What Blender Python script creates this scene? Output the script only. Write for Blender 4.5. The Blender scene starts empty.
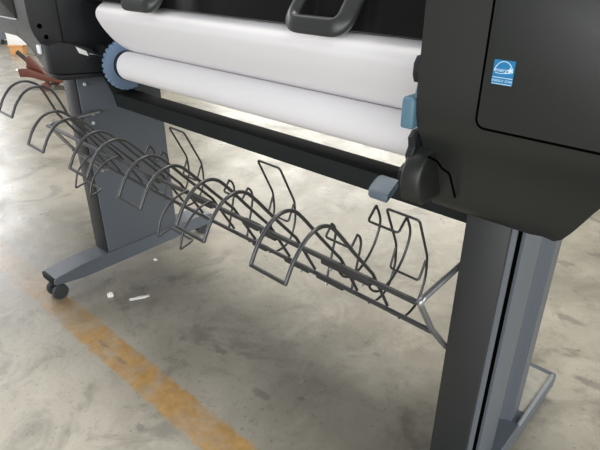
import bpy, bmesh, math, random
from mathutils import Vector, Matrix
random.seed(7)
C = bpy.context.scene.collection
PI = math.pi

# ------------------------------------------------------------------ helpers
def V(*a): return Vector(a)

class MB:
    """collects shapes into one mesh"""
    def __init__(s): s.bm = bmesh.new()
    def box(s, x0, x1, y0, y1, z0, z1, bev=0.0, seg=2):
        g = bmesh.ops.create_cube(s.bm, size=1.0)
        for v in g['verts']:
            v.co = V(x0 + (v.co.x + .5) * (x1 - x0), y0 + (v.co.y + .5) * (y1 - y0), z0 + (v.co.z + .5) * (z1 - z0))
        if bev > 0:
            es = list({e for v in g['verts'] for e in v.link_edges})
            bmesh.ops.bevel(s.bm, geom=es, offset=bev, segments=seg, profile=.5, affect='EDGES')
        return s
    def prism(s, pts, axis, a, b, bev=0.0, seg=2):
        """extrude a 2D outline along an axis; pts are the two other coordinates in xyz order"""
        def mk(p, t):
            if axis == 'x': return V(t, p[0], p[1])
            if axis == 'y': return V(p[0], t, p[1])
            return V(p[0], p[1], t)
        A = [s.bm.verts.new(mk(p, a)) for p in pts]
        B = [s.bm.verts.new(mk(p, b)) for p in pts]
        n = len(pts); fs = []
        fs.append(s.bm.faces.new(A)); fs.append(s.bm.faces.new(B[::-1]))
        for i in range(n):
            fs.append(s.bm.faces.new([A[i], B[i], B[(i + 1) % n], A[(i + 1) % n]]))
        bmesh.ops.recalc_face_normals(s.bm, faces=fs)
        if bev > 0:
            es = set(fs[0].edges) | set(fs[1].edges)
            bmesh.ops.bevel(s.bm, geom=list(es), offset=bev, segments=seg, profile=.5, affect='EDGES')
        return s
    def cyl(s, p, q, r, seg=20, r2=None):
        p, q = Vector(p), Vector(q); d = q - p
        z = d.normalized(); x = z.orthogonal().normalized(); y = z.cross(x)
        r2 = r if r2 is None else r2
        A = [s.bm.verts.new(p + (x * math.cos(2*PI*i/seg) + y * math.sin(2*PI*i/seg)) * r) for i in range(seg)]
        B = [s.bm.verts.new(q + (x * math.cos(2*PI*i/seg) + y * math.sin(2*PI*i/seg)) * r2) for i in range(seg)]
        fs = [s.bm.faces.new(A), s.bm.faces.new(B[::-1])]
        for i in range(seg): fs.append(s.bm.faces.new([A[i], B[i], B[(i+1) % seg], A[(i+1) % seg]]))
        bmesh.ops.recalc_face_normals(s.bm, faces=fs)
        return s
    def tube(s, pts, r, seg=8, closed=False, prof=None, ref=None):
        pts = [Vector(p) for p in pts]; n = len(pts)
        T = []
        for i in range(n):
            if closed: t = pts[(i+1) % n] - pts[i-1]
            elif i == 0: t = pts[1] - pts[0]
            elif i == n-1: t = pts[-1] - pts[-2]
            else: t = (pts[i+1]-pts[i]).normalized() + (pts[i]-pts[i-1]).normalized()
            T.append(t.normalized())
        u = Vector(ref) if ref else T[0].orthogonal()
        rings = []
        for i in range(n):
            if ref: u = Vector(ref)
            u = (u - T[i] * u.dot(T[i])).normalized()
            w = T[i].cross(u)
            if prof: rings.append([s.bm.verts.new(pts[i] + u*a + w*b) for a, b in prof])
            else: rings.append([s.bm.verts.new(pts[i] + (u*math.cos(2*PI*k/seg) + w*math.sin(2*PI*k/seg))*r) for k in range(seg)])
        m = len(rings[0]); fs = []
        for i in range(n if closed else n-1):
            a, b = rings[i], rings[(i+1) % n]
            for k in range(m): fs.append(s.bm.faces.new([a[k], a[(k+1) % m], b[(k+1) % m], b[k]]))
        if not closed:
            fs.append(s.bm.faces.new(rings[0][::-1])); fs.append(s.bm.faces.new(rings[-1]))
        bmesh.ops.recalc_face_normals(s.bm, faces=fs)
        return s
    def loft(s, rows, cap=True):
        R = [[s.bm.verts.new(p) for p in row] for row in rows]; m = len(R[0]); fs = []
        for a, b in zip(R, R[1:]):
            for k in range(m): fs.append(s.bm.faces.new([a[k], a[(k+1) % m], b[(k+1) % m], b[k]]))
        if cap: fs.append(s.bm.faces.new(R[0][::-1])); fs.append(s.bm.faces.new(R[-1]))
        bmesh.ops.recalc_face_normals(s.bm, faces=fs)
        return s
    def build(s, name, m, parent=None, smooth=35):
        if parent and parent.name.startswith('wire_catch'):      # the rack hangs a little lower at its right end
            for v in s.bm.verts: v.co.z -= .0135 * (v.co.x + .97) / .64
        me = bpy.data.meshes.new(name); s.bm.normal_update(); s.bm.to_mesh(me); s.bm.free()
        return link(name, me, m, parent, smooth)

def link(name, me, m, parent=None, smooth=35):
    o = bpy.data.objects.new(name, me); C.objects.link(o)
    me.materials.append(m)
    if smooth:
        for p in me.polygons: p.use_smooth = True
        try: me.set_sharp_from_angle(angle=math.radians(smooth))
        except Exception: pass
    if parent:
        o.parent = parent
        w = Matrix.Translation(world_loc(parent))
        o.matrix_parent_inverse = Matrix.Identity(4)
        me.transform(w.inverted())
    return o
def world_loc(o):
    p = Vector(o.location)
    while o.parent: o = o.parent; p += Vector(o.location)
    return p
def thing(name, label, cat, loc, group=None):
    o = bpy.data.objects.new(name, None); C.objects.link(o); o.location = loc
    o.empty_display_size = .05
    return tag(o, label, cat, group)
def tag(o, label, cat, group=None):
    o['label'] = label; o['category'] = cat
    if group: o['group'] = group
    return o
def dup(o, parent, off):
    c = o.copy(); C.objects.link(c); c.parent = parent; c.location = Vector(o.location) + Vector(off)
    for ch in list(o.children): 
        d = ch.copy(); C.objects.link(d); d.parent = c
    return c
def fillet(pts, rad, n=5):
    pts = [Vector(p) for p in pts]; out = [pts[0]]
    for i in range(1, len(pts)-1):
        a, b, c = pts[i-1], pts[i], pts[i+1]
        la, lc = (a-b).length, (c-b).length
        r = min(rad, la*.48, lc*.48)
        p, q = b + (a-b).normalized()*r, b + (c-b).normalized()*r
        for k in range(n+1):
            t = k/n; out.append(p*(1-t)**2 + b*2*t*(1-t) + q*t*t)
    out.append(pts[-1]); return out
def spline(pts, n=8):
    pts = [Vector(p) for p in pts]; out = []
    P = [pts[0]*2-pts[1]] + pts + [pts[-1]*2-pts[-2]]
    for i in range(1, len(P)-2):
        a, b, c, d = P[i-1:i+3]
        for k in range(n):
            t = k/n
            out.append(.5*((2*b)+(c-a)*t+(2*a-5*b+4*c-d)*t*t+(3*b-a-3*c+d)*t**3))
    out.append(pts[-1]); return out

# ------------------------------------------------------------------ materials
def mat(name, col, rough=.5, metal=0, bump=0, bscale=600, var=0, vscale=6, spec=.5, coat=0):
    m = bpy.data.materials.new(name); m.use_nodes = True
    nt = m.node_tree; N = nt.nodes; L = nt.links; b = N['Principled BSDF']
    b.inputs['Base Color'].default_value = (*col, 1); b.inputs['Roughness'].default_value = rough
    b.inputs['Metallic'].default_value = metal; b.inputs['Specular IOR Level'].default_value = spec
    b.inputs['Coat Weight'].default_value = coat
    tc = N.new('ShaderNodeTexCoord')
    nz = N.new('ShaderNodeTexNoise'); nz.inputs['Scale'].default_value = vscale; nz.inputs['Detail'].default_value = 5
    L.new(tc.outputs['Object'], nz.inputs['Vector'])
    mx = N.new('ShaderNodeMix'); mx.data_type = 'RGBA'
    k = 1+var
    mx.inputs[6].default_value = (*[c/k for c in col], 1); mx.inputs[7].default_value = (*[min(1, c*k) for c in col], 1)
    L.new(nz.outputs['Fac'], mx.inputs[0]); L.new(mx.outputs[2], b.inputs['Base Color'])
    if bump:
        n2 = N.new('ShaderNodeTexNoise'); n2.inputs['Scale'].default_value = bscale; n2.inputs['Detail'].default_value = 2
        L.new(tc.outputs['Object'], n2.inputs['Vector'])
        bp = N.new('ShaderNodeBump'); bp.inputs['Strength'].default_value = bump; bp.inputs['Distance'].default_value = .0008
        L.new(n2.outputs['Fac'], bp.inputs['Height']); L.new(bp.outputs['Normal'], b.inputs['Normal'])
    return m
M_charcoal = mat('charcoal_plastic', (.018, .0205, .0185), .40, bump=.25, bscale=900, var=.04)
M_black = mat('black_plastic', (.010, .011, .013), .5, bump=.15, var=.05)
M_window = mat('tinted_window', (.010, .010, .010), .25, var=.03)
M_handle = mat('handle_plastic', (.035, .038, .038), .38, var=.04)
M_gap = mat('gap_black', (.0015, .0015, .0015), 1, spec=0)
M_stand = mat('stand_paint', (.106, .121, .139), .42, bump=.2, bscale=700, var=.05)
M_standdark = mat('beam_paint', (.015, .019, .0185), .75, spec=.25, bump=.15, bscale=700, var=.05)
M_front = mat('dark_cover_paint', (.021, .0235, .0235), .5, bump=.2, bscale=700, var=.04)
M_blue = mat('blue_plastic', (.16, .235, .35), .5, var=.06)
M_lever = mat('lever_plastic', (.105, .135, .165), .42, var=.05)
M_teal = mat('teal_plastic', (.10, .20, .27), .45, var=.06)
M_paper = mat('paper', (.80, .79, .80), .75, var=.015, vscale=3)
M_wire = mat('wire_steel', (.075, .077, .078), .33, metal=.6, var=.08, vscale=40)
M_tube = mat('bracket_steel', (.36, .365, .37), .34, metal=.75, var=.08, vscale=40)
M_clip = mat('clip_black', (.020, .021, .021), .55)
M_steel = mat('bright_steel', (.75, .75, .75), .25, metal=1)
M_bolt = mat('zinc_bolt', (.78, .78, .77), .45, metal=.35)
M_rubber = mat('caster_rubber', (.035, .038, .042), .6)
M_strip = mat('pale_glint', (.62, .64, .67), .35)
M_dust = mat('dusty_metal', (.27, .26, .225), .6, var=.5, vscale=45)
M_lip = mat('pale_edge', (.26, .28, .30), .4, var=.1)
M_white = mat('white_plastic', (.85, .86, .88), .4)
M_stlabel = mat('label_white', (.8, .82, .8), .5)
M_lblblue = mat('label_blue', (.006, .20, .44), .5)
M_lblwhite = mat('label_print', (.62, .80, .90), .5)
M_red = mat('jack_red', (.125, .036, .022), .55, var=.35, vscale=14)
M_rust = mat('rusty_wheel', (.12, .045, .03), .6, var=.4, vscale=20)
M_orange = mat('orange_paint', (.72, .37, .14), .55, var=.15)
M_carton = mat('white_carton', (.92, .92, .90), .6, var=.03)
M_greyblue = mat('grey_cabinet', (.16, .18, .21), .5, var=.1)
M_scrap = mat('scrap_white', (.85, .83, .78), .8, var=.1, vscale=60)

def floor_mat():
    m = bpy.data.materials.new('concrete_floor'); m.use_nodes = True
    nt = m.node_tree; N = nt.nodes; L = nt.links; b = N['Principled BSDF']
    tc = N.new('ShaderNodeTexCoord'); co = tc.outputs['Object']
    def noise(sc, det=6, rough=.6, dist=0):
        n = N.new('ShaderNodeTexNoise'); n.inputs['Scale'].default_value = sc; n.inputs['Detail'].default_value = det
        n.inputs['Roughness'].default_value = rough; n.inputs['Distortion'].default_value = dist
        L.new(co, n.inputs['Vector']); return n.outputs['Fac']
    def ramp(src, a, b_, lo=0., hi=1.):
        r = N.new('ShaderNodeMapRange'); r.inputs[1].default_value = a; r.inputs[2].default_value = b_
        r.inputs[3].default_value = lo; r.inputs[4].default_value = hi; r.interpolation_type = 'SMOOTHSTEP'
        L.new(src, r.inputs[0]); return r.outputs[0]
    def math_(op, x, y=None):
        n = N.new('ShaderNodeMath'); n.operation = op
        for i, q in enumerate((x, y)):
            if q is None: continue
            if isinstance(q, (int, float)): n.inputs[i].default_value = q
            else: L.new(q, n.inputs[i])
        return n.outputs[0]
    def mix(fac, a, b_, mode='MIX'):
        n = N.new('ShaderNodeMix'); n.data_type = 'RGBA'; n.blend_type = mode
        if isinstance(fac, float): n.inputs[0].default_value = fac
        else: L.new(fac, n.inputs[0])
        for i, q in ((6, a), (7, b_)):
            if isinstance(q, tuple): n.inputs[i].default_value = (*q, 1)
            else: L.new(q, n.inputs[i])
        return n.outputs[2]
    base = mix(ramp(noise(1.3, 7, .62, .4), .33, .68), (0.231, 0.214, 0.173), (0.385, 0.359, 0.296))
    base = mix(math_('MULTIPLY', ramp(noise(7, 8, .7, .6), .46, .70), .50), base, (0.476, 0.441, 0.365))
    base = mix(math_('MULTIPLY', ramp(noise(4.3, 8, .65, 1.2), .52, .66), .58), base, (0.147, 0.138, 0.111))
    base = mix(math_('MULTIPLY', ramp(noise(15, 8, .7, .8), .52, .68), .30), base, (0.154, 0.141, 0.114))
    base = mix(math_('MULTIPLY', ramp(noise(38, 6, .7), .56, .72), .40), base, (0.133, 0.124, 0.101))
    base = mix(math_('MULTIPLY', ramp(noise(90, 4, .6), .62, .70), .60), base, (0.063, 0.059, 0.052))
    # yellow painted floor line, worn
    sx = N.new('ShaderNodeSeparateXYZ'); L.new(co, sx.inputs[0])
    y = math_('ADD', sx.outputs['Y'], math_('MULTIPLY', math_('SUBTRACT', noise(22, 5), .5), .03))
    band = math_('MULTIPLY', ramp(y, .492, .506), math_('SUBTRACT', 1., ramp(y, .582, .598)))
    wear = math_('MULTIPLY', ramp(noise(9, 8, .7, .5), .30, .58), ramp(noise(2.6, 5, .6), .28, .52))
    xx = sx.outputs['X']
    near = ramp(xx, -1.85, -1.55, .35, 1.)
    wear = math_('MULTIPLY', math_('ADD', math_('MULTIPLY', wear, .74), .20), near)
    base = mix(math_('MULTIPLY', band, wear), base, mix(ramp(noise(30, 5), .35, .7), (.37, .20, .045), (.50, .285, .07)))
    # oil drops and scuffs that have their own places
    spots = [(-.945, .435, .016, .012), (-1.30, .54, .030, .008), (-1.20, .535, .026, .007), (-.80, .72, .035, .014), (-1.02, .76, .03, .012),
             (-.30, 1.62, .05, .02), (-.16, 1.36, .05, .016), (-1.93, .86, .03, .010), (-.83, 1.02, .010, .007), (-.71, .78, .008, .007), (-.66, 1.06, .012, .008)]
    dx = math_('MULTIPLY', math_('SUBTRACT', noise(45, 4), .5), .03)
    tot = None
    for (px, py, rx, ry) in spots:
        a = math_('DIVIDE', math_('ADD', math_('SUBTRACT', sx.outputs['X'], px), dx), rx)
        c = math_('DIVIDE', math_('ADD', math_('SUBTRACT', sx.outputs['Y'], py), dx), ry)
        d = math_('ADD', math_('MULTIPLY', a, a), math_('MULTIPLY', c, c))
        k = ramp(d, .3, 1.4, 1., 0.)
        tot = k if tot is None else math_('MAXIMUM', tot, k)
    base = mix(math_('MULTIPLY', tot, .45), base, (.085, .08, .072))
    L.new(base, b.inputs['Base Color'])
    L.new(ramp(noise(5, 6), .3, .7, .26, .44), b.inputs['Roughness'])
    b.inputs['Specular IOR Level'].default_value = .95
    bp = N.new('ShaderNodeBump'); bp.inputs['Strength'].default_value = .18; bp.inputs['Distance'].default_value = .004
    L.new(noise(60, 8, .7), bp.inputs['Height']); L.new(bp.outputs['Normal'], b.inputs['Normal'])
    return m

# ------------------------------------------------------------------ floor
bm = MB(); bm.box(-22, 14, -10, 26, -.05, 0)
fl = bm.build('floor', floor_mat(), smooth=0); fl['kind'] = 'structure'

# ------------------------------------------------------------------ printer
PR = thing('large_format_printer', 'charcoal wide-format printer on a grey stand, blue energy sticker on its right cover', 'printer', (-.95, .95, .72))

# cover profile: front edge in the YZ plane from the top down to the belly
PROF = [(.70, 1.10), (.665, 1.09), (.645, 1.065), (.64, 1.045), (.64, .96), (.64, .90), (.642, .872), (.649, .847), (.659, .831), (.670, .817), (.686, .786), (.70, .748), (.712, .715), (.724, .702), (.745, .697)]
def clip_profile(zb, n=22):
    pts = []
    # cumulative length of the part above zb
    P = []
    for i, p in enumerate(PROF):
        if p[1] >= zb: P.append(p)
        else:
            q = PROF[i-1]; t = (q[1]-zb)/(q[1]-p[1]); P.append((q[0]+(p[0]-q[0])*t, zb)); break
    ls = [0]
    for a, b in zip(P, P[1:]): ls.append(ls[-1]+math.hypot(a[0]-b[0], a[1]-b[1]))
    for k in range(n):
        s = ls[-1]*k/(n-1)
        for i in range(len(P)-1):
            if s <= ls[i+1]+1e-9:
                t = (s-ls[i])/max(1e-9, ls[i+1]-ls[i]); pts.append((P[i][0]+(P[i+1][0]-P[i][0])*t, P[i][1]+(P[i+1][1]-P[i][1])*t)); break
    return pts
def cover(st):
    """stations along the width: x, height of the underside, setback; the belly ends in a rounded lower corner"""
    rows = []
    for x, zb, dy in st:
        p = clip_profile(zb)
        row = [V(x, y+dy, z) for y, z in p]
        row += [V(x, 1.21, zb + .012), V(x, 1.22, 1.10)]
        rows.append(row)
    return MB().loft(rows)
cr = cover([(-.372, .697, 0), (-.215, .697, 0), (-.195, .6985, 0), (-.180, .704, 0), (-.168, .715, 0), (-.157, .732, 0), (-.146, .752, 0), (-.134, .775, 0), (-.120, .798, 0), (-.100, .815, 0), (-.07, .824, 0), (.07, .826, 0), (.10, .836, .03)]).build('right_cover', M_charcoal, PR, 40)
cl_ = cover([(-1.58, .728, 0), (-1.650, .7275, 0), (-1.672, .730, 0), (-1.682, .737, 0), (-1.691, .752, 0), (-1.697, .776, 0), (-1.700, .804, 0), (-1.703, .822, 0), (-1.708, .832, 0), (-1.720, .839, 0), (-1.97, .842, 0), (-2.0, .855, .03)]).build('left_cover', M_charcoal, PR, 40)

def round_rect(x0, x1, z0, z1, r, n=6):
    out = []
    for cx, cz, a0 in ((x1-r, z1-r, 0), (x0+r, z1-r, 90), (x0+r, z0+r, 180), (x1-r, z0+r, 270)):
        for k in range(n+1):
            a = math.radians(a0+90*k/n); out.append((cx+r*math.cos(a), cz+r*math.sin(a)))
    return out
# access panels follow the flat front of the covers
def panel(x0, x1, name):
    g = MB().prism(round_rect(x0-.0034, x1+.0034, .868-.0034, 1.0435, .014), 'y', .6388, .66).build('panel_gap', M_gap, PR)
    p = MB().prism(round_rect(x0, x1, .868, 1.04, .011), 'y', .6375, .66, bev=.0008).build(name, M_charcoal, PR)
    return p
pan = panel(-.281, .07, 'access_panel')
pan2 = MB().prism(round_rect(-1.97, -1.655, .893, 1.04, .006), 'y', .6375, .66, bev=.001).build('access_panel', M_charcoal, PR)
MB().box(-1.97, -1.657, .6365, .642, .8885, .8915, .0006, 1).build('glint_strip', M_strip, PR)  # pale strip standing in for the highlight along the panel's lower bevel

# energy sticker on the access panel
lx0, lx1, lz0, lz1 = -.2705, -.2450, .9235, .9520
LY = .6372
lab = MB().box(lx0, lx1, LY-.0002, LY+.0003, lz0, lz1).build('energy_sticker', M_lblblue, pan, 0)
lab['label'] = 'blue and white energy sticker'
def text_mesh(body, size, shear=0):
    cu = bpy.data.curves.new('t', 'FONT'); cu.body = body; cu.size = size; cu.align_x = 'CENTER'; cu.align_y = 'CENTER'; cu.shear = shear
    cu.extrude = .00006; cu.resolution_u = 3
    ob = bpy.data.objects.new('t', cu); C.objects.link(ob)
    dg = bpy.context.evaluated_depsgraph_get(); dg.update()
    me = bpy.data.meshes.new_from_object(ob.evaluated_get(dg)); bpy.data.objects.remove(ob); return me
bmk = MB()
cx = (lx0+lx1)/2; w = lx1-lx0
def frame_strip(x0, x1, z0, z1): bmk.box(x0, x1, LY-.0004, LY, z0, z1)
t_ = .0006
# globe arc
arc = [(cx + .0115*math.cos(a), lz0+.0125 + .0145*math.sin(a)) for a in [math.radians(12+156*k/24) for k in range(25)]]
bmk.tube([V(x, LY-.0003, z) for x, z in arc], .0005, seg=6)
# lower band with the wordmark
frame_strip(lx0+.0006, lx1-.0006, lz0+.0078, lz0+.0086)
frame_strip(lx0+.0006, lx1-.0006, lz0+.0005, lz0+.0012)
# star
st = []
for k in range(10):
    a = PI/2+.25+k*PI/5; r = .0042 if k % 2 == 0 else .0019
    st.append((cx+.0082+r*math.cos(a), lz0+.0175+r*math.sin(a)))
bmk.prism(st, 'y', LY-.0004, LY)
# swash under the script
bmk.tube([V(cx-.010, LY-.0003, lz0+.0135), V(cx-.003, LY-.0003, lz0+.0128), V(cx+.004, LY-.0003, lz0+.0142), V(cx+.010, LY-.0003, lz0+.0145)], .0004, seg=6)
for body, size, px, pz, sh in (('energy', .0072, cx-.0022, lz0+.0170, .35), ('ENERGY STAR', .0040, cx, lz0+.0044, 0)):
    me = text_mesh(body, size, sh)
    me.transform(Matrix.Translation((px, LY-.0003, pz)) @ Matrix.Rotation(PI/2, 4, 'X'))
    bmk.bm.from_mesh(me)
mk = bmk.build('sticker_print', M_lblwhite, None, 0)
# thing > part > sub-part is the deepest level allowed: join the print into the sticker mesh as a second material
def join_into(dst, src):
    me = src.data; b2 = bmesh.new(); b2.from_mesh(dst.data)
    off = world_loc(dst)
    n0 = len(b2.faces); me.transform(Matrix.Translation(-off)); b2.from_mesh(me); b2.faces.ensure_lookup_table()
    for f in b2.faces[n0:]: f.material_index = len(dst.data.materials)
    mm = me.materials[0]
    b2.to_mesh(dst.data); b2.free(); dst.data.materials.append(mm); bpy.data.objects.remove(src)
join_into(lab, mk)

# middle: inner body, back wall, tinted front window with two pull handles
MB().box(-1.578, -.374, .945, 1.19, .735, 1.095, .004).build('inner_body', M_black, PR)
MB().box(-1.579, -1.572, .725, .95, .735, 1.09, .002).build('shade_liner', M_black, PR)  # added black panel, darkens the inner side face where the recess is shaded
MB().prism([(.800, .938), (.806, .934), (.945, .962), (.945, 1.095), (.87, 1.095)], 'x', -1.570, -.375, bev=.001).build('front_window', M_window, PR)
rb = MB()
for k in range(4): rb.cyl((-1.57, .925-.004*k, .885+.010*k), (-.38, .925-.004*k, .885+.010*k), .0035, 10)
rb.build('feed_rollers', M_standdark, PR)

def handle(xc, hw):
    hz0, hz1 = .936, 1.03
    def P(u, v): # u along x, v down the handle
        return V(xc+u, .735 + (.812-.735)*(v-hz0)/(hz1-hz0)*1.0, v)
    path = fillet([P(-hw*.94, hz1+.02), P(-hw*.97, hz0+.012), P(hw*.97, hz0+.012), P(hw*.94, hz1+.02)], .026, 8)
    prof = [(.011*math.copysign(abs(math.cos(a))**.6, math.cos(a)), .016*math.copysign(abs(math.sin(a))**.6, math.sin(a))) for a in [2*PI*k/16 for k in range(16)]]
    h = MB(); h.tube(path, 0, prof=prof, ref=None if False else (0, -.77, .63)[0:3] if False else None)
    return h.build('pull_handle', M_handle, PR, 50)
handle(-.648, .063)
handle(-1.203, .063)

# left cradle holding the spindle
cb = MB().prism([(.656, .757), (.668, .750), (.81, .737), (.87, .745), (.87, .800), (.822, .812), (.80, .79), (.775, .812), (.695, .834), (.660, .829)], 'x', -1.585, -1.532, bev=.003)
cb.build('spindle_cradle', M_black, PR)
MB().prism([(.664, .738), (.68, .733), (.86, .722), (.86, .733), (.68, .747), (.660, .753)], 'x', -1.585, -1.528, bev=.002).build('cradle_rail', M_black, PR)
q = MB(); q.prism([(.735, .819), (.742, .800), (.768, .789), (.764, .803)], 'x', -1.5322, -1.5312); q.build('cradle_label', M_stlabel, PR, 0)
MB().cyl((-1.530, .770, .795), (-1.530, .815, .782), .0022, 8).build('cradle_streak', M_steel, PR)  # thin steel bar put in for a pale streak on the cradle face
MB().box(-1.606, -1.588, .655, .672, .800, .827, .005, 3).build('latch_cap', M_white, PR)
hs = MB()
for y, z, r in ((.667, .876, .0068), (.679, .846, .0062)): hs.cyl((-1.5802, y, z), (-1.579, y, z), r, 16)
hs.build('screw_hole', M_gap, PR)

# right cradle: curved block below the cover with a blue lever
blk = MB().prism([(.646, .733), (.640, .742), (.638, .765), (.641, .782), (.650, .797), (.664, .808), (.69, .815), (.74, .818), (.74, .726), (.66, .726)], 'x', -.386, -.353, bev=.005, seg=3)
blk.build('spindle_cradle', M_charcoal, PR, 50)
MB().prism([(.684, .731), (.677, .740), (.677, .762), (.690, .770), (.78, .770), (.78, .726), (.692, .726)], 'x', -.414, -.384, bev=.003).build('cradle_foot', M_black, PR)
MB().prism([(.655, .79), (.652, .80), (.658, .812), (.655, .825), (.665, .835), (.74, .835), (.74, .78)], 'x', -.389, -.376, bev=.002).build('cradle_hook', M_black, PR)
MB().prism([(.655, .905), (.650, .915), (.650, .93), (.657, .94), (.70, .94), (.70, .90)], 'x', -.388, -.3735, bev=.002).build('side_catch', M_black, PR)
g = MB(); g.tube(fillet([V(-.351, .652, .806), V(-.338, .655, .802), V(-.336, .672, .785), V(-.325, .672, .782), V(-.324, .700, .735)], .006), .0018, 6); g.build('cover_seam', M_gap, PR)
# lever: a hollow ended blue tab
lv = MB()
def lever_ring(x, s):
    n = 20; out = []
    for k in range(n):
        a = 2*PI*k/n
        yy = .032*math.copysign(abs(math.cos(a))**.35, math.cos(a))*.5*s; zz = .0135*math.copysign(abs(math.sin(a))**.5, math.sin(a))*.5*s
        out.append(V(x, .645+yy, .740+zz+yy*.60))
    return out
lv.loft([lever_ring(-.437, .55), lever_ring(-.4345, .85), lever_ring(-.430, 1), lever_ring(-.4005, 1), lever_ring(-.399, .97), lever_ring(-.399, .76), lever_ring(-.418, .70)])
lv.build('cradle_lever', M_lever, PR, 50)
# paper-side tab in teal with its arm
MB().box(-.393, -.3725, .637, .668, .843, .887, .004, 3).build('side_tab', M_teal, PR)
MB().prism([(.645, .885), (.668, .885), (.672, .95), (.664, .95)], 'x', -.379, -.3735, bev=.001).build('tab_arm', M_teal, PR)

# ------------------------------------------------------------------ paper roll
RY, RZ, RR = .858, .756, .041
RO = thing('paper_roll', 'wide roll of white paper with a loose bulging sheet, held under the printer window', 'paper roll', (-.95, RY, RZ))
xl, xr = -1.472, -.425
MB().cyl((xl, RY, RZ), (xr, RY, RZ), RR, 64).build('wound_paper', M_paper, RO)
prof = [(.905, .705), (.9045, .752), (.900, .778), (.877, .794), (.838, .823), (.809, .856), (.791, .886), (.786, .902), (.791, .917), (.806, .929), (.829, .935), (.864, .938), (.905, .941)]
sp = spline([V(0, a, b) for a, b in prof], 6)
sh = MB(); xs = [xl-.012+(xr-xl+.014)*i/12 for i in range(13)]
th = .0008
rows = []
for x in xs:
    o_, i_ = [], []
    for k, p in enumerate(sp):
        t = (sp[min(k+1, len(sp)-1)]-sp[max(k-1, 0)]).normalized(); n = V(0, -t.z, t.y)
        o_.append(V(x, p.y, p.z)); i_.append(V(x, p.y, p.z)-n*th)
    rows.append(o_+i_[::-1])
sh.loft(rows)
sh.build('loose_sheet', M_paper, RO, 60)
hb = MB()
rim = []
for k in range(168):
    a = 2*PI*k/168; r = .0725 - (.0042 if (k % 6) < 2 else 0)
    rim.append((.858+r*math.cos(a), .757+r*math.sin(a)))
hb.prism(rim, 'x', -1.497, -1.484, bev=.0012)
hub = hb.build('end_hub', M_blue, RO, 30); hub['label'] = 'blue notched hub disc'
MB().cyl((-1.484, RY, RZ), (-1.470, RY, RZ), .0425, 40).build('hub_collar', M_black, hub)
MB().cyl((-1.55, RY-.005, RZ+.028), (-1.49, RY-.005, RZ+.028), .005, 16).build('spindle_rod', M_steel, RO)
MB().cyl((xr, RY, RZ), (xr+.014, RY, RZ), .05, 40).build('end_hub', M_black, RO)

# ------------------------------------------------------------------ stand
ST = thing('printer_stand', 'blue-grey steel stand with two wide legs, castered feet and a dark crossbeam', 'printer stand', (-.97, .9, 0))
CY0, CY1 = .765, 1.06
lc = MB().box(-1.712, -1.63, CY0, CY1, .088, .727, .004).build('leg_column', M_stand, ST)
def bolts(col, x, pts):
    for y, z in pts:
        b = MB(); b.cyl((x, y, z), (x+.004, y, z), .0058, 6); b.cyl((x+.004, y, z), (x+.0055, y, z), .0042, 12)
        b.build('bolt', M_bolt, col)
bolts(lc, -1.63, [(.788, .690), (.797, .595), (.793, .565), (.796, .402)])
MB().box(-1.712, -1.6335, CY0-.006, CY0+.002, .088, .727, .0025).build('front_cover', M_front, lc)
# right column: outlined section with a groove and a rear flange
XO = -.240
sec = [(-.325, .765), (-.251, .765), (-.2465, .768), (-.2465, .776), (-.266, .777), (-.266, .797), (XO-.001, .798), (XO, .800), (XO, .880),
       (XO-.003, .895), (XO-.012, .918), (XO-.024, .943), (XO-.030, .962), (XO-.026, .976), (XO-.012, .984), (XO-.001, .988), (XO-.001, 1.026), (XO-.006, 1.032), (-.325, 1.032)]
rc = MB().prism(sec, 'z', .088, .696).build('leg_column', M_stand, ST, 48)
MB().box(-.268, -.2462, .7765, .7975, .09, .695).build('gap_strip', M_gap, rc, 0)
MB().box(-.326, -.2525, .757, .767, .088, .696, .0025).build('front_cover', M_front, rc)
def foot(x0, x1, rear_in):
    p = [(.555, .060), (.556, .074), (.562, .080), (.66, .0925), (.70, .0945), (1.10, .0945), (1.20, .090), (1.232, .082), (1.237, .070), (1.237, .050), (1.225, .042), (.66, .040), (.62, .046), (.562, .052)]
    f = MB().prism(p, 'x', x0, x1, bev=.0025, seg=1).build('foot', M_stand, ST, 16)
    MB().box(x0+.004, x1-.004, .5525, .562, .056, .0785, .001).build('end_cap', M_standdark, f)
    for y, xc in ((.568, x1-.022), (1.195, x1-rear_in)):
        c = MB(); c.cyl((xc, y, .040), (xc, y, .030), .010, 16); c.box(xc-.012, xc+.012, y-.020, y+.022, .020, .041, .005); 
        co = c.build('caster', M_standdark, ST)
        for s in (-1, 1):
            wv = MB(); a, b = xc+s*.014, xc+s*.028
            ring = [(a, .025), (a+s*.002, .0275), (b-s*.003, .0275), (b, .0245)]
            wv.loft([[V(x, y+r*math.cos(2*PI*k/28), .0275+r*math.sin(2*PI*k/28)) for k in range(28)] for x, r in ring])
            wv.build('wheel', M_rubber, co, 40)
    return f
foot(-1.712, -1.624, .034)
fr = foot(-.325, -.222, .070)
MB().box(-.320, -.2285, 1.033, 1.20, .088, .0962, .001).build('foot_plate', M_dust, fr)
MB().box(-.2275, -.2218, .99, 1.205, .085, .0995, .001).build('foot_lip', M_lip, fr)  # paler strip along the foot's outer top edge
MB().prism([(.845, .722), (.955, .722), (.955, .600), (.885, .600), (.878, .64)], 'x', -1.631, -1.624, bev=.002).build('beam_shade_plate', M_standdark, ST)  # dark plate added for the shade on the leg at the beam end
MB().box(-1.632, -.323, .885, .955, .600, .645, .003).build('crossbeam', M_standdark, ST)

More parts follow.
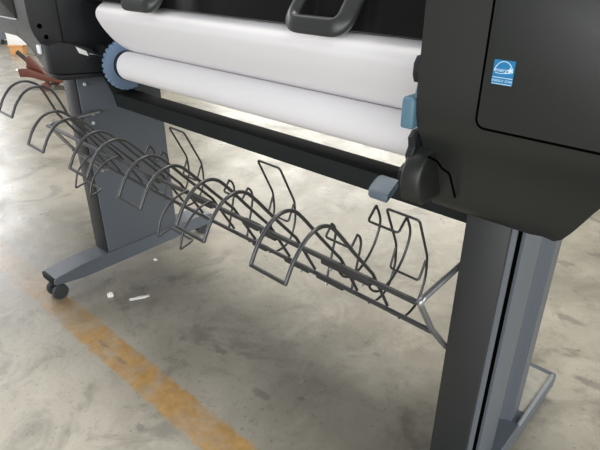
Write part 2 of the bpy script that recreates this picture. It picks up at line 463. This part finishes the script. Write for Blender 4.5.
# ------------------------------------------------------------------ wire basket
BK = thing('wire_catch_basket', 'black wire paper basket of curved hoops slung between the stand legs', 'basket', (-.97, .68, .48))
MY, MZ, LYr, LZr = .645, .578, .708, .484
WR, HR = .0032, .0025
def bracket(x, s):
    # V rod bolted to the inside of a leg, apex toward the front
    p = fillet([V(x, .818, .586), V(x, .79, .586), V(x, MY+.004, MZ), V(x, .708, .488), V(x, .788, .395), V(x, .815, .388)], .016, 8)
    MB().tube(p, .0056, 10).build('bracket', M_tube, BK, 60)
bracket(-1.622, 1); bracket(-.335, -1)
MB().cyl((-1.619, MY, MZ), (-.338, MY, MZ), .0052, 12).build('rail', M_wire, BK, 60)
MB().cyl((-1.621, LYr, LZr), (-.335, LYr, LZr), .0048, 12).build('rail', M_wire, BK, 60)

def hook(x1, x2, dz=0, dy=0, name='hoop'):
    yz = [(.710, .491), (.654, .586), (.598, .646+dz*.5), (.552+dy, .697+dz), (.530+dy, .7165+dz), (.506+dy, .7215+dz), (.481+dy, .713+dz), (.459+dy, .692+dz), (.446+dy, .671+dz), (.441+dy, .661+dz)]
    a = spline([V(x1, y, z) for y, z in yz[2:]], 5)
    b = spline([V(x2, y, z) for y, z in yz[2:]], 5)
    path = [V(x1, *yz[0]), V(x1, *yz[1])] + a[:-1] + fillet([a[-2], a[-1], b[-1], b[-2]], .007, 4)[1:-1] + b[:-1][::-1] + [V(x2, *yz[1]), V(x2, *yz[0])]
    MB().tube(path, WR, 8).build(name, M_wire, BK, 60)
hook(-1.420, -1.347, .041, .018)
for (a, b), dz in (((-1.235, -1.162), .007), ((-1.043, -.972), .004), ((-.857, -.786), 0), ((-.680, -.608), .005), ((-.500, -.430), .009)):
    hook(a, b, dz)

def back_loop(x1, x2, yz, hookpt, inset=.0):
    """two arms rising behind the rails, folded over at the top and joined by a short bar"""
    a = spline([V(x1, y, z) for y, z in yz], 6); b = spline([V(x2, y, z) for y, z in yz], 6)
    tip = V(x1, *hookpt); tip2 = V(x2, *hookpt)
    path = a[:-1] + fillet([a[-2], a[-1], tip, tip2, b[-1], b[-2]], .006, 5)[1:-1] + b[:-1][::-1]
    MB().tube(path, HR, 8).build('hoop', M_wire, BK, 60)
SM = [(.7105, .478), (.717, .500), (.729, .545), (.735, .575), (.731, .592), (.722, .602)]
SH = (.704, .580)
for a, b in ((-1.195, -1.135), (-.878, -.816), (-.577, -.515)): back_loop(a, b, SM, SH)
BG = [(.652, .572), (.668, .542), (.695, .526), (.727, .530), (.758, .552), (.778, .584), (.783, .615), (.766, .650)]
back_loop(-.507, -.440, BG, (.742, .626))

def paddle(x1, x2):
    yz = [(.708, .4775), (.74, .470), (.772, .482), (.790, .522), (.790, .560)]
    a = spline([V(x1, y, z) for y, z in yz], 6); b = spline([V(x2, y, z) for y, z in yz], 6)
    t1, t2 = V(x1, .744, .664), V(x2, .744, .664)
    path = a[:-1] + fillet([a[-2], V(x1, .788, .574), t1, t2, V(x2, .788, .574), b[-2]], .008, 5)[1:-1] + b[:-1][::-1]
    MB().tube(path, HR, 8).build('hoop', M_wire, BK, 60)
    u = fillet([V(x1+.001, .787, .566), V(x1+.002, .770, .528), V(x2-.002, .770, .528), V(x2-.001, .787, .566)], .007, 5)
    MB().tube(u, HR*.95, 8).build('cross_loop', M_wire, BK, 60)
for a, b in ((-1.128, -1.066), (-.805, -.738), (-.470, -.402)): paddle(a, b)

def low_hook(x1, x2):
    yz = [(.645, .5855), (.618, .582), (.592, .568), (.567, .543), (.556, .512)]
    a = spline([V(x1, y, z) for y, z in yz], 6); b = spline([V(x2, y, z) for y, z in yz], 6)
    path = a[:-1] + fillet([a[-2], V(x1, .553, .503), V(x1, .588, .512), V(x2, .588, .512), V(x2, .553, .503), b[-2]], .006, 5)[1:-1] + b[:-1][::-1]
    MB().tube(path, HR, 8).build('hoop', M_wire, BK, 60)
low_hook(-.93, -.85); low_hook(-1.30, -1.225)
# plastic clip sleeves on the rails
for x0, x1, y, z, r in ((-.535, -.425, MY, MZ-.004, .0085), (-.745, -.70, MY, MZ-.002, .0085), (-.70, -.655, MY+.004, MZ-.008, .0085), (-.925, -.845, MY, MZ-.002, .009),
                        (-1.10, -1.04, MY, MZ-.003, .0085), (-.69, -.62, LYr, LZr-.002, .0075), (-.60, -.53, LYr, LZr-.002, .0075), (-.79, -.745, LYr, LZr-.002, .0075)):
    r *= .8; MB().box(x0, x1, y-r*.85, y+r*.85, z-r, z+r, .0025).build('clip', M_clip, BK)
for x, y, z in ((-.51, MY-.004, MZ-.010), (-.44, MY-.004, MZ-.010), (-.57, LYr-.004, LZr-.007), (-.64, LYr-.004, LZr-.007)):
    MB().cyl((x, y, z), (x, y-.003, z-.004), .0028, 10).build('screw', M_tube, BK)

# ------------------------------------------------------------------ background things on the floor
Rv = V(math.cos(math.radians(42.45)), math.sin(math.radians(42.45)), 0); Fv = V(-Rv.y, Rv.x, 0)
def local(base):
    b = Vector(base); return lambda r, d, z: b + Rv*r + Fv*d + V(0, 0, z)
J0 = V(-4.64, 1.93, 0)
JK = thing('trolley_jack', 'rusty red trolley jack on small wheels, on the floor behind the left leg', 'jack', J0)
Lj = local(J0)
def prism_local(L, pts, d0, d1, name, m, parent, bev=.004):
    q = MB(); A = [q.bm.verts.new(L(r, d0, z)) for r, z in pts]; B = [q.bm.verts.new(L(r, d1, z)) for r, z in pts]; n = len(pts)
    fs = [q.bm.faces.new(A), q.bm.faces.new(B[::-1])] + [q.bm.faces.new([A[i], B[i], B[(i+1) % n], A[(i+1) % n]]) for i in range(n)]
    bmesh.ops.recalc_face_normals(q.bm, faces=fs)
    if bev: bmesh.ops.bevel(q.bm, geom=list(set(fs[0].edges) | set(fs[1].edges)), offset=bev, segments=2, profile=.5, affect='EDGES')
    return q.build(name, m, parent)
side = [(-.195, .112), (-.20, .175), (-.12, .180), (-.01, .135), (.10, .118), (.30, .10), (.30, .055), (.10, .065), (-.02, .082), (-.10, .108)]
for d0, d1 in ((-.06, -.04), (.09, .11)):
    prism_local(Lj, side, d0, d1, 'side_frame', M_red, JK)
prism_local(Lj, [(-.19, .115), (-.19, .15), (-.05, .125), (.28, .09), (.28, .06), (-.02, .085)], -.04, .09, 'body', M_red, JK)
prism_local(Lj, [(-.14, .155), (-.155, .25), (-.12, .27), (-.075, .215), (-.01, .12)], .0, .05, 'lift_arm', M_red, JK)
q = MB(); q.tube([Lj(-.125, .025, .20), Lj(-.155, .025, .24), Lj(-.215, .025, .300)], .018, 10); q.build('handle', M_clip, JK)
q = MB(); q.tube([Lj(-.19, .025, .145), Lj(-.252, .025, .148)], .014, 10); q.build('release_pin', M_steel, JK)
for r, d, rad in ((.01, -.075, .034), (.01, .125, .034), (.27, -.075, .04), (.27, .125, .04)):
    q = MB(); q.cyl(Lj(r, d-.014, rad), Lj(r, d+.014, rad), rad, 20); q.cyl(Lj(r, d-.017, rad), Lj(r, d+.017, rad), rad*.35, 12); q.build('wheel', M_rust, JK)
q = MB(); q.cyl(Lj(.01, -.07, .034), Lj(.01, .12, .034), .012, 12); q.cyl(Lj(.27, -.07, .04), Lj(.27, .12, .04), .012, 12); q.build('axle', M_clip, JK)
for d in (-.035, .075):
    prism_local(Lj, [(-.004, .034), (.024, .034), (.030, .10), (-.010, .10)], d, d+.01, 'wheel_fork', M_red, JK, 0)

O0 = V(-6.46, 2.43, 0); Lo = local(O0)
OC = thing('crate', 'small orange crate on the floor behind the red jack', 'crate', O0)
prism_local(Lo, [(-.085, 0), (.055, 0), (.06, .098), (-.09, .098)], 0, .10, 'crate_body', M_orange, OC)
prism_local(Lo, [(-.096, .088), (.068, .088), (.068, .105), (-.096, .105)], -.008, .108, 'crate_rim', M_orange, OC)
W0 = V(*Lo(-.005, 0, .105)); Lw = local(W0)
WC = thing('carton', 'white carton sitting on top of the orange crate', 'box', W0)
prism_local(Lw, [(-.085, 0), (.14, 0), (.14, .115), (-.085, .13)], .0, .10, 'carton_body', M_carton, WC)
prism_local(Lw, [(-.088, .126), (.143, .111), (.143, .119), (-.088, .134)], -.003, .103, 'carton_flap', M_carton, WC, 0)
G0 = V(-7.35, 2.55, 0); Lg = local(G0)
GC = thing('tool_cabinet', 'grey-blue metal cabinet at the far left edge, left of the orange crate', 'cabinet', G0)
prism_local(Lg, [(-.45, .06), (.08, .06), (.08, .42), (-.45, .42)], 0, .40, 'cabinet_body', M_greyblue, GC)
prism_local(Lg, [(-.43, .10), (.05, .10), (.05, .24), (-.43, .24)], -.012, .01, 'drawer', M_greyblue, GC)
prism_local(Lg, [(-.43, .26), (.05, .26), (.05, .40), (-.43, .40)], -.012, .01, 'drawer', M_greyblue, GC)
for r, d in ((-.42, .04), (.05, .04), (-.42, .36), (.05, .36)):
    q = MB(); q.cyl(Lg(r, d, 0), Lg(r, d, .065), .02, 12); q.build('leg', M_clip, GC)

# litter on the floor
def scrap(name, label, x, y, rx, ry, h, rot, seed):
    rnd = random.Random(seed); b = bmesh.new()
    bmesh.ops.create_icosphere(b, subdivisions=3, radius=1)
    for v in b.verts:
        k = 1 + .25*math.sin(7*v.co.x+seed)*math.cos(6*v.co.y) + rnd.uniform(-.10, .10)
        v.co = V(v.co.x*rx*k, v.co.y*ry*k, max(0, (v.co.z+.15))*h*k)
    me = bpy.data.meshes.new(name); b.to_mesh(me); b.free()
    o = link(name, me, M_scrap, None, 50); o.location = (x, y, 0); o.rotation_euler = (0, 0, rot)
    return tag(o, label, 'litter')
scrap('paper_scrap', 'small crumpled cream scrap on the floor, nearest the left caster', -1.512, .687, .011, .010, .012, .3, 3)
scrap('plaster_crumb', 'long thin white flattened scrap on the floor, right of the crumpled one', -1.430, .748, .034, .009, .004, 1.15, 5)
scrap('paper_scrap', 'tiny white fleck on the floor beside the left foot, furthest back', -1.605, .930, .009, .006, .004, .2, 9)

# ------------------------------------------------------------------ light
def area(name, loc, target, sx, sy, power, col):
    l = bpy.data.lights.new(name, 'AREA'); l.shape = 'RECTANGLE'; l.size = sx; l.size_y = sy; l.energy = power; l.color = col
    o = bpy.data.objects.new(name, l); C.objects.link(o); o.location = loc
    o.rotation_euler = (Vector(target)-Vector(loc)).to_track_quat('-Z', 'Y').to_euler(); return o
area('roof_light', (-1.0, 2.45, 6.0), (-1.0, 2.45, 0), 4, 1.6, 275, (1, .965, .88))
area('roof_light', (-5.5, .5, 6.0), (-5.5, .5, 0), 4, 2, 140, (1, .965, .90))
area('bay_door', (-8.0, 10.5, 3.2), (-1.6, 2.0, 0), 7, 4.2, 420, (1, .985, .93))
area('bay_door', (-11, .5, 2.4), (-1, 1.0, .5), 6, 4.2, 600, (.95, .96, 1))
area('side_windows', (6.5, 2.5, 3.0), (0, 1, .5), 4, 2.4, 350, (.97, .985, 1))
area('bay_door', (1.5, -9, 2.2), (-.8, .8, .7), 8, 3.6, 660, (.98, .98, 1))
area('side_windows', (5.5, -5, 3.5), (-.8, .8, .7), 4, 2.5, 270, (.95, .98, 1))
w = bpy.data.worlds.new('hall'); bpy.context.scene.world = w; w.use_nodes = True
w.node_tree.nodes['Background'].inputs[0].default_value = (1, .975, .94, 1)
w.node_tree.nodes['Background'].inputs[1].default_value = .035

# ------------------------------------------------------------------ camera
cd = bpy.data.cameras.new('camera'); cam = bpy.data.objects.new('camera', cd); C.objects.link(cam)
cam.location = (0, 0, 1.07); cam.rotation_euler = (math.radians(90-27.46), 0, math.radians(42.45))
cd.sensor_width = 36; cd.lens = 36*536/600; cd.clip_start = .02; cd.clip_end = 200
sc = bpy.context.scene; sc.camera = cam
sc.view_settings.view_transform = 'Standard'; sc.view_settings.look = 'None'
sc.view_settings.exposure = 0; sc.view_settings.gamma = 1; sc.view_settings.use_curve_mapping = False
